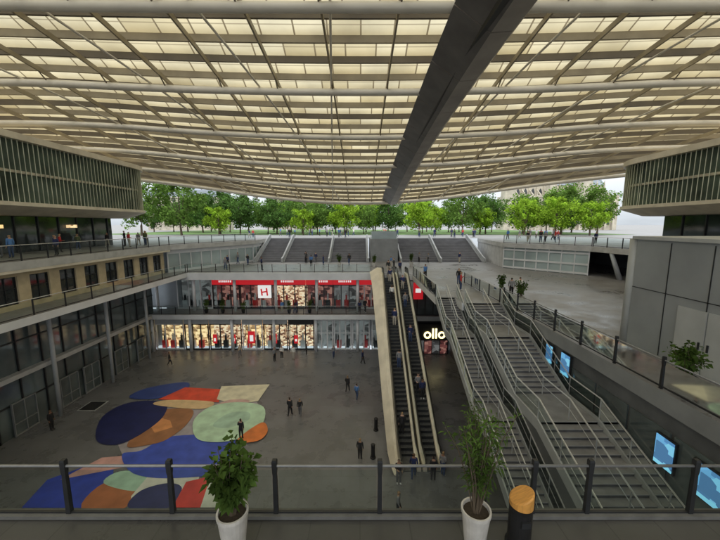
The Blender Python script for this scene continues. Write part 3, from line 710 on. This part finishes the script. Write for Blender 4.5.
# ---------------------------------------------------------------- buildings behind
def block(x,y,w,d,h,label,rot=0,floors=5):
    r=thing('stone_building',(x,y,13.5),label,'building',rot=rot)
    m=MB(); m.box((0,0,h/2),(w,d,h))
    for i in range(1,floors): m.box((0,-d/2-.12,h*i/floors),(w+.3,.24,.3))
    m.box((0,-d/2-.2,h-.2),(w+.5,.5,.5)); m.obj('wall',['stone'],r,world=False)
    m=MB(); m.loft([[(a*w/2*k,b*d/2*k,zz) for a,b in((-1,-1),(1,-1),(1,1),(-1,1))] for zz,k in((h,1),(h+3.2,.93),(h+4.2,.7))]); m.obj('roof',['zinc'],r,world=False)
    for i in range(int(w/9)):
        m=MB(); m.box((-w/2+4+i*9,0,h+4.3),(1.5,.9,3)); m.obj('chimney',['stone'],r,world=False)
    m=MB(); m.box((0,0,0),(1.2,.12,h/floors*.58)); m.box((0,-.08,0),(.06,.1,h/floors*.56),1); m.box((0,-.08,h/floors*.32),(1.6,.3,.15),1)
    wo=m.obj('window',['win','stone'],r,world=False); n=int(w/3.2); first=True
    for j in range(floors):
        for i in range(n):
            loc=(-w/2+(i+.5)*w/n,-d/2-.03,h*(j+.5)/floors)
            if first: wo.location=loc; first=False
            elif j>=1: dup(wo,r,loc)
    return r
block(-80,160,34,14,15,"pale stone apartment block with zinc mansard roof",.1)
block(-38,200,30,14,17,"long low stone apartment block with zinc roof",0,4)
OX=34; OY=24
r=thing('church',(70+OX,140+OY,13.5),"pale gothic stone church with buttresses and steep roof",'church')
def S(m):
    m.v=[(v[0],v[1]+OY,v[2]) for v in m.v]; return m
m=MB(); m.box((66+OX,148,22),(54,14,17)); m.box((66+OX,152,32),(50,7,8))
for i in range(14):
    x=41+OX+i*3.8; m.box((x,140.4,20),(.9,1.4,14)); m.loft([[(x-.45,139.9,27),(x+.45,139.9,27),(x+.45,141,27),(x-.45,141,27)],[(x-.05,140.4,32),(x+.05,140.4,32),(x+.05,140.5,32),(x-.05,140.5,32)]])
    m.box((x,148.3,32.5),(.6,.5,7)); m.loft([[(x-.3,148,36),(x+.3,148,36),(x+.3,148.6,36),(x-.3,148.6,36)],[(x-.03,148.3,38.6),(x+.03,148.3,38.6),(x+.03,148.35,38.6),(x-.03,148.35,38.6)]])
    m.beam([(x,140.6,27),(x,144.5,31),(x,148.2,33.5)],.4,.6)
m.bx(39+OX,93+OX,140.7,141.0,29.4,30.0)
for tx,tw,tz in((39,5,39),(60,3.4,37),(76,5,42)):
    m.box((tx+OX,142,(13.5+tz)/2),(tw,tw,tz-13.5)); m.box((tx+OX,142,tz),(tw+.7,tw+.7,.6))
S(m).obj('wall',['stone'],r)
m=MB(); m.loft([[(41.5+OX,148.2,36),(90.5+OX,148.2,36),(90.5+OX,155.8,36),(41.5+OX,155.8,36)],[(42+OX,151.9,41),(90+OX,151.9,41),(90+OX,152.1,41),(42+OX,152.1,41)]])
for tx,tw,tz in((39,5,39.3),(60,3.4,37.3),(76,5,42.3)):
    x=tx+OX; m.loft([[(x-tw/2,142-tw/2,tz),(x+tw/2,142-tw/2,tz),(x+tw/2,142+tw/2,tz),(x-tw/2,142+tw/2,tz)],[(x-.1,141.9,tz+tw),(x+.1,141.9,tz+tw),(x+.1,142.1,tz+tw),(x-.1,142.1,tz+tw)]])
S(m).obj('roof',['zinc'],r)
for i in range(13):
    x=42.9+OX+i*3.8
    for y,z0,z1 in((140.95,16,25),(148.44,30,34.5)):
        m=MB(); w=.9; m.add([(x-w,y,z0),(x+w,y,z0),(x+w,y,z1-2),(x+.5,y,z1-.8),(x,y,z1),(x-.5,y,z1-.8),(x-w,y,z1-2)],[(0,1,2,3,4,5,6)]); S(m).obj('window',['win'],r)

# ---------------------------------------------------------------- plants
def pot_plant(loc,H,W,n,label,pr,ph,wispy=False,seed=1,potm='pot'):
    rr=random.Random(seed)
    r=thing('potted_plant',loc,label,'potted plant')
    m=MB(); secs=[]
    prof=[(pr*.62,0),(pr*.7,.05),(pr*.98,ph*.9),(pr*1.04,ph*.92),(pr*1.04,ph),(pr*.92,ph),(pr*.88,ph-.08)]
    for q,zz in prof: secs.append([(q*math.cos(a*math.pi/12),q*math.sin(a*math.pi/12),zz) for a in range(24)])
    m.loft(secs); m.obj('pot',[potm],r,world=False)
    m=MB(); m.prism([(pr*.87*math.cos(a*math.pi/10),pr*.87*math.sin(a*math.pi/10)) for a in range(20)],ph-.15,ph-.06); m.obj('soil',['soil'],r,world=False)
    m=MB(); L_=MB()
    for s in range(n):
        a=rr.uniform(0,6.28); lean=rr.uniform(.1,1)*W/2; hh=H*rr.uniform(.55,1)
        pts=[(0.05*math.cos(a),.05*math.sin(a),ph-.1)]
        for q in(.35,.7,1): pts.append((lean*q**1.2*math.cos(a)+rr.uniform(-.04,.04),lean*q**1.2*math.sin(a)+rr.uniform(-.04,.04),ph+hh*q-(.12*lean if wispy and q==1 else 0)))
        m.path(pts,.016,5,r1=.005)
        for j in range(50 if wispy else 30):
            q=rr.uniform(.25,1.02); i=min(2,int(q*3))
            b=Vector(pts[i]).lerp(Vector(pts[i+1]),q*3-i if q<1 else 1)
            d=Vector((rr.gauss(0,1),rr.gauss(0,1),rr.gauss(.4,.7))).normalized(); ln=rr.uniform(.09,.17) if wispy else rr.uniform(.11,.2); wd=ln*(.11 if wispy else .36)
            b=b+d*rr.uniform(0,.1); sd=d.cross(Vector((rr.gauss(0,1),rr.gauss(0,1),1))).normalized()
            tip=b+d*ln+Vector((0,0,-.3*ln)); mid=b+d*ln*.5
            L_.add([b,mid+sd*wd,tip,mid-sd*wd],[(0,1,2,3)])
    m.obj('stem',['bark'],r,world=False); L_.obj('foliage',['leafp'],r,world=False)
    return r
pot_plant((-2.32,5.35,10),1.25,.85,30,"bushy green plant in a tall white pot by the balustrade",.27,.85,False,2)
pot_plant((2.15,5.45,10),2.0,1.25,26,"tall wispy olive shrub in a white pot by the balustrade",.26,.8,True,3)
pot_plant((11.75,11.3,10),1.2,1.3,26,"spreading green shrub in a dark pot on the terrace",.35,.6,False,5,'dark')
for i,x in enumerate((-19.5,-17.4,-14.8,-9,-6.4)):
    pot_plant((x,40.8,4.9),1.3,.7,10,"small dark green shrub in a pot on the gallery",.25,.45,False,20+i,'dark')
for i,(x,y) in enumerate(((12.2,24.5),(12.0,27.5),(2.0,47),(7.5,48),(-3,47.5))):
    pot_plant((x,y,10),1.3,.8,12,"green shrub in a white pot on the middle terrace",.3,.6,False,30+i)
r=thing('litter_bin',(2.95,5.4,10),"black cylindrical litter bin with slanted orange wooden top",'litter bin')
m=MB(); m.loft([[(2.95+q*math.cos(a*math.pi/12),5.4+q*math.sin(a*math.pi/12),10+zz) for a in range(24)] for q,zz in((.2,0),(.24,.05),(.24,.15),(.2,.2),(.2,.85),(.21,.93))]); m.obj('body',['black'],r)
m=MB(); m.loft([[(2.95+q*math.cos(a*math.pi/12),5.4+q*math.sin(a*math.pi/12),10+zz+(.1*math.cos(a*math.pi/12) if zz>1.1 else 0)) for a in range(24)] for q,zz in((.205,.935),(.205,1.12),(.18,1.14))]); m.obj('lid',['orange'],r)
m=MB(); m.box((2.95,5.19,10.7),(.16,.03,.12)); m.obj('opening',['dark'],r)
for x,y in((.9,20.9),(1.25,24)):
    r=thing('bollard',(x,y,0),"short black cylindrical bollard on the plaza floor",'bollard',"bollards by the escalators")
    m=MB(); m.loft([[(x+q*math.cos(a*math.pi/8),y+q*math.sin(a*math.pi/8),zz) for a in range(16)] for q,zz in((.2,0),(.2,.08),(.14,.1),(.14,.95),(.16,.98),(.12,1.04))]); m.obj('body',['black'],r)

# ---------------------------------------------------------------- people
def person_mesh(pose,female=False):
    J={'pelvis':((0,0,.96),.155,.115),'waist':((0,0,1.1),.14,.105),'chest':((0,0,1.3),.18,.125),'neck':((0,0,1.47),.055,.055),'hb':((0,-.015,1.55),.072,.08),'head':((0,-.015,1.63),.08,.097),'top':((0,-.005,1.69),.055,.065)}
    lf,la=pose['leg'],pose['arm']
    E=[('pelvis','waist'),('waist','chest'),('chest','neck'),('neck','hb'),('hb','head'),('head','top')]
    for s,n in((-1,'l'),(1,'r')):
        lg=lf[0 if s<0 else 1]; am=la[0 if s<0 else 1]
        J['hip'+n]=((s*.085,0,.86),.11,.11); kn=(s*.09,-lg[0],.49); J['knee'+n]=(kn,.075,.078)
        an=(s*.095,-lg[1],.09+lg[2]); J['ank'+n]=(an,.052,.056); J['toe'+n]=((s*.11,an[1]-.15,.045+lg[2]*.6),.042,.032)
        J['sh'+n]=((s*.175,0,1.40),.072,.065); el=(s*.225,-am[0],1.13); J['el'+n]=(el,.055,.055)
        J['wr'+n]=((s*(.22-am[3]),-am[1],am[2]),.034,.034)
        E+= [('pelvis','hip'+n),('hip'+n,'knee'+n),('knee'+n,'ank'+n),('ank'+n,'toe'+n),('chest','sh'+n),('sh'+n,'el'+n),('el'+n,'wr'+n)]
    K=list(J); me=bpy.data.meshes.new('p'); me.from_pydata([J[k][0] for k in K],[(K.index(a),K.index(b)) for a,b in E],[])
    o=bpy.data.objects.new('p',me); col.objects.link(o)
    md=o.modifiers.new('s','SKIN')
    for i,k in enumerate(K):
        sv=me.skin_vertices[0].data[i]; sv.radius=(J[k][1],J[k][2]); sv.use_root=(i==0)
    md.use_smooth_shade=True; o.modifiers.new('u','SUBSURF').levels=1
    dg=bpy.context.evaluated_depsgraph_get(); dg.update(); res=bpy.data.meshes.new_from_object(o.evaluated_get(dg)); bpy.data.objects.remove(o)
    res.materials.clear()
    seg=[(Vector(J[a][0]),Vector(J[b][0]),a,b) for a,b in E]
    bm=bmesh.new(); bm.from_mesh(res)
    for fc in bm.faces:
        c=fc.calc_center_median(); best=None
        for a,b,na,nb in seg:
            t=max(0,min(1,(c-a).dot(b-a)/(b-a).length_squared)); d=(a+(b-a)*t-c).length
            if best is None or d<best[0]: best=(d,na,nb,t)
        _,na,nb,t=best
        if nb.startswith('toe'): mi=3
        elif na.startswith('hip') or nb.startswith('hip') or na.startswith('knee'): mi=2
        elif na=='pelvis': mi=1 if c.z>.9 else 2
        elif nb.startswith('wr'): mi=0 if t>.88 else 1
        elif na in('neck','hb','head'):
            mi=0
            if c.z>1.665 or (c.y>.012 and c.z>(1.40 if female else 1.56)): mi=4
        elif nb=='neck' and t>.75: mi=0
        else: mi=1
        fc.material_index=mi; fc.smooth=True
    def addtube(p0,p1,r0,r1,mi,n=5):
        p0=Vector(p0);p1=Vector(p1);t=(p1-p0).normalized();u=t.orthogonal().normalized();w=t.cross(u)
        A=[bm.verts.new(p0+(u*math.cos(a*6.283/n)+w*math.sin(a*6.283/n))*r0) for a in range(n)]
        Bv=[bm.verts.new(p1+(u*math.cos(a*6.283/n)+w*math.sin(a*6.283/n))*r1) for a in range(n)]
        for i in range(n):
            q=bm.faces.new((A[i],A[(i+1)%n],Bv[(i+1)%n],Bv[i])); q.material_index=mi; q.smooth=True
        q=bm.faces.new(Bv); q.material_index=mi; q=bm.faces.new(A[::-1]); q.material_index=mi
    for s,n in((-1,'l'),(1,'r')):
        w=Vector(J['wr'+n][0]); d=(w-Vector(J['el'+n][0])).normalized(); side=Vector((0,1,0)) if abs(d.y)<.7 else Vector((1,0,0))
        side=(side-d*side.dot(d)).normalized(); nrm=d.cross(side)
        for q in(-.022,0,.022): addtube(w-d*.01+side*q*.6,w+d*.085+side*q,.022,.016,0,6)
        for q,l in((-.03,.06),(-.01,.075),(.01,.08),(.03,.068)):
            b=w+d*.085+side*q; md_=b+d*l*.55+nrm*.012; addtube(b,md_,.010,.009,0); addtube(md_,md_+d*l*.4+nrm*.02,.009,.006,0)
        addtube(w+d*.03-side*.03,w+d*.075-side*.06,.012,.008,0)
    addtube((0,-.10,1.635),(0,-.128,1.605),.008,.014,0)
    for s in(-1,1):
        addtube((s*.03,-.097,1.64),(s*.03,-.110,1.64),.012,.008,4); addtube((s*.074,.0,1.63),(s*.093,.012,1.63),.022,.016,0,6)
    addtube((-.022,-.10,1.575),(.022,-.10,1.575),.007,.007,4)
    bm.normal_update(); bm.to_mesh(res); bm.free(); res.name='person_body'
    return res
poses={'stand':dict(leg=[(.0,.0,0),(.02,.0,0)],arm=[(-.02,.04,.88,0),(-.02,.05,.88,0)]),
'walk':dict(leg=[(.16,.22,0),(-.02,-.22,.04)],arm=[(-.08,-.0,.9,0),(.04,.16,.91,0)]),
'walk2':dict(leg=[(-.01,-.2,.03),(.14,.2,0)],arm=[(.04,.15,.91,0),(-.08,-.02,.9,0)]),
'phone':dict(leg=[(.03,.02,0),(-.01,-.02,0)],arm=[(-.03,.02,.88,0),(.02,.26,1.28,.12)]),
'bag':dict(leg=[(.02,.0,0),(.06,.06,0)],arm=[(-.06,.18,1.08,.1),(-.02,.04,.88,0)])}
PM={}
for k,v in poses.items():
    for fm in(False,True): PM[(k,fm)]=person_mesh(v,fm)
def pm(n,c,r=.8): return mat(n,c,r,var=.12,scale=8)
skins=[pm('skin_a',(.55,.33,.24),.6),pm('skin_b',(.25,.13,.08),.6),pm('skin_c',(.40,.24,.16),.6)]
tops=[('black',pm('cloth_black',(.02,.02,.023))),('navy',pm('cloth_navy',(.02,.03,.10))),('white',pm('cloth_white',(.72,.71,.68))),('grey',pm('cloth_grey',(.22,.22,.23))),('beige',pm('cloth_beige',(.45,.36,.25))),('red',pm('cloth_red',(.5,.04,.04))),('blue',pm('cloth_blue',(.08,.2,.45))),('green',pm('cloth_olive',(.1,.13,.06)))]
trs=[('black',pm('trouser_black',(.018,.018,.02))),('denim',pm('trouser_denim',(.04,.065,.14))),('grey',pm('trouser_grey',(.12,.12,.13))),('pale',pm('trouser_pale',(.42,.38,.32)))]
shoes=pm('shoe_dark',(.03,.03,.03)); shoew=pm('shoe_white',(.6,.6,.6)); hairs=[pm('hair_dark',(.02,.013,.01)),pm('hair_brown',(.09,.05,.025)),pm('hair_fair',(.3,.2,.1))]
rp=random.Random(11)
act={'stand':'standing','walk':'walking','walk2':'walking','phone':'holding phone','bag':'standing'}
def person(x,y,z,yaw,pose=None,top=None,tr=None,group='people around the square',place='on paving'):
    pose=pose or rp.choice(['stand','walk','walk2','phone','bag','walk']); fm=rp.random()<.5
    ti=top if top is not None else rp.choice([0,0,1,1,2,3,3,4,5,6,7]); tt=tr if tr is not None else rp.choice([0,0,1,1,2,3])
    base=PM[(pose,fm)]
    if not base.materials:
        for _ in range(5): base.materials.append(skins[0])
    o=bpy.data.objects.new('person',base); col.objects.link(o)
    ms=[rp.choice(skins),tops[ti][1],trs[tt][1],rp.choice([shoes,shoew,shoes]),rp.choice(hairs)]
    for i,mt in enumerate(ms): o.material_slots[i].link='OBJECT'; o.material_slots[i].material=mt
    o.location=(x,y,z-.005); o.rotation_euler=(0,0,yaw); s=rp.uniform(.95,1.07)*(.96 if fm else 1.02); o.scale=(s,s,s)
    o['label']="person in %s top and %s trousers %s %s"%(tops[ti][0],trs[tt][0],act[pose],place); o['category']='person'; o['group']=group
pi=math.pi
for a in [(-21.8,36,2.2,'walk',0,0),(-8.0,37.7,0,'stand',2,3),(-9.4,37.9,.4,'bag',2,0),(-10.1,37.2,1,'stand',3,0),(-1.2,30,2.8,'walk',0,0),(-.3,28.6,2.6,'walk2',6,1),(-5.9,25.9,3.0,'walk',0,0),(-5.05,25.9,3.2,'walk2',0,2),(-8.9,22.8,3.1,'phone',0,0),(0,20.7,2.9,'stand',0,0),(2.4,18.6,.2,'bag',0,2),(3.4,19.0,3,'walk',1,1),(4.6,18.8,3.15,'stand',0,0),(5.3,19.2,2.4,'bag',3,1),(2.1,16.2,1.2,'walk2',3,0),(-24.2,24,1.6,'stand',0,0),(-3.2,38.2,.3,'walk',3,1),(.3,36.5,1,'walk2',1,0),(-14.6,38.4,.2,'walk',4,2),(-6.6,39,2,'stand',0,0)]:
    person(a[0],a[1],0.01 if a[2]!=3.1 else .09,a[2],a[3],a[4],a[5],"people on the plaza floor","on the plaza")
for i,(y,c) in enumerate(((22.2,0),(24.3,1),(24.9,1),(27.0,0),(29.3,1),(31.1,0),(33.0,1),(34.2,0),(35.6,1),(36.6,0))):
    y=21+16.5*(round((y-21)/16.5*48)+.5)/48
    zz=10*(round((y-21)/16.5*48-.5)+1)/48
    person((3.05,4.65)[c]+.25*(i%2)*1.2,y,zz+.005,pi if c==0 else 0,rp.choice(['stand','bag']),None,None,"people riding the escalators","on the escalator")
for i in range(9): person(rp.uniform(-20,8),rp.uniform(43,51),10.0,rp.uniform(0,6.28),group="people on the middle terrace",place="on the terrace")
for x,y in((12.6,27),(13.4,27.2),(9.3,30),(10.0,33),(7.2,36),(5,41),(3.5,40.6),(4.4,42.5)): person(x,y,10.0,rp.uniform(0,6.28),group="people on the middle terrace",place="near the stairs")
for i in range(5): person(rp.uniform(-19,1),41.0,4.9,rp.uniform(0,6.28),group="people on the gallery",place="on the gallery")
for i in range(15): person(rp.uniform(-29.5,-24.6),rp.uniform(23,42),13.5,rp.uniform(0,6.28),group="people on the street level",place="on the street")
for i in range(34): person(rp.uniform(-22,24),rp.uniform(63,78),13.5,rp.uniform(0,6.28),group="people on the street level",place="above the steps")
for i in range(14): person(rp.uniform(24,34),rp.uniform(44,60),13.5,rp.uniform(0,6.28),group="people on the street level",place="on the street")
for k in range(6): person(rp.choice([-14,-8,10,16])+rp.uniform(-1,1),52.2,10,rp.uniform(0,6.28),group="people on the middle terrace",place="below the steps")

# ---------------------------------------------------------------- world, sun, camera
w=bpy.data.worlds.new('World'); scn.world=w; w.use_nodes=True; nt=w.node_tree; N=nt.nodes; L=nt.links; bg=N['Background']
sky=N.new('ShaderNodeTexSky'); sky.sky_type='NISHITA'; sky.sun_disc=False; sky.sun_elevation=math.radians(50); sky.sun_rotation=math.radians(200); sky.air_density=1.5; sky.dust_density=4
hs=N.new('ShaderNodeHueSaturation'); hs.inputs['Saturation'].default_value=.3; hs.inputs['Value'].default_value=1.0
L.new(sky.outputs[0],hs.inputs['Color'])
tc=N.new('ShaderNodeTexCoord'); nz=N.new('ShaderNodeTexNoise'); nz.inputs['Scale'].default_value=3; nz.inputs['Detail'].default_value=7
mp=N.new('ShaderNodeMapping'); mp.inputs['Scale'].default_value=(1,1,4); L.new(tc.outputs['Generated'],mp.inputs[0]); L.new(mp.outputs[0],nz.inputs['Vector'])
rmp=N.new('ShaderNodeMapRange'); rmp.inputs[1].default_value=.35; rmp.inputs[2].default_value=.65; rmp.inputs[3].default_value=.6; rmp.inputs[4].default_value=.97; L.new(nz.outputs['Fac'],rmp.inputs[0])
sz=N.new('ShaderNodeSeparateXYZ'); L.new(tc.outputs['Generated'],sz.inputs[0])
zr=N.new('ShaderNodeValToRGB'); zr.color_ramp.elements[0].position=0; zr.color_ramp.elements[0].color=(.33,.36,.39,1); zr.color_ramp.elements[1].position=.6; zr.color_ramp.elements[1].color=(.93,.97,1,1); L.new(sz.outputs[2],zr.inputs[0])
vm=N.new('ShaderNodeVectorMath'); vm.operation='SCALE'; vm.inputs['Scale'].default_value=17.5; L.new(zr.outputs[0],vm.inputs[0])
mx=N.new('ShaderNodeMix'); mx.data_type='RGBA'; L.new(rmp.outputs[0],mx.inputs[0]); L.new(hs.outputs[0],mx.inputs[6]); L.new(vm.outputs[0],mx.inputs[7])
L.new(mx.outputs[2],bg.inputs['Color']); bg.inputs['Strength'].default_value=.15
sd=bpy.data.lights.new('Sun','SUN'); sd.energy=1.5; sd.angle=math.radians(20); sd.color=(1,.98,.95)
so=bpy.data.objects.new('Sun',sd); col.objects.link(so)
az=math.radians(200); el=math.radians(50); dv=Vector((math.sin(az)*math.cos(el),math.cos(az)*math.cos(el),math.sin(el)))
so.rotation_euler=dv.to_track_quat('Z','Y').to_euler()
cd=bpy.data.cameras.new('Camera'); cd.sensor_width=36; cd.lens=16.5; cd.clip_end=6000; cd.clip_start=.1
co=bpy.data.objects.new('Camera',cd); col.objects.link(co); co.location=(0,0,16); co.rotation_euler=(math.radians(90-7.8),0,0); scn.camera=co
scn.view_settings.view_transform='Standard'; scn.view_settings.look='None'; scn.view_settings.exposure=0
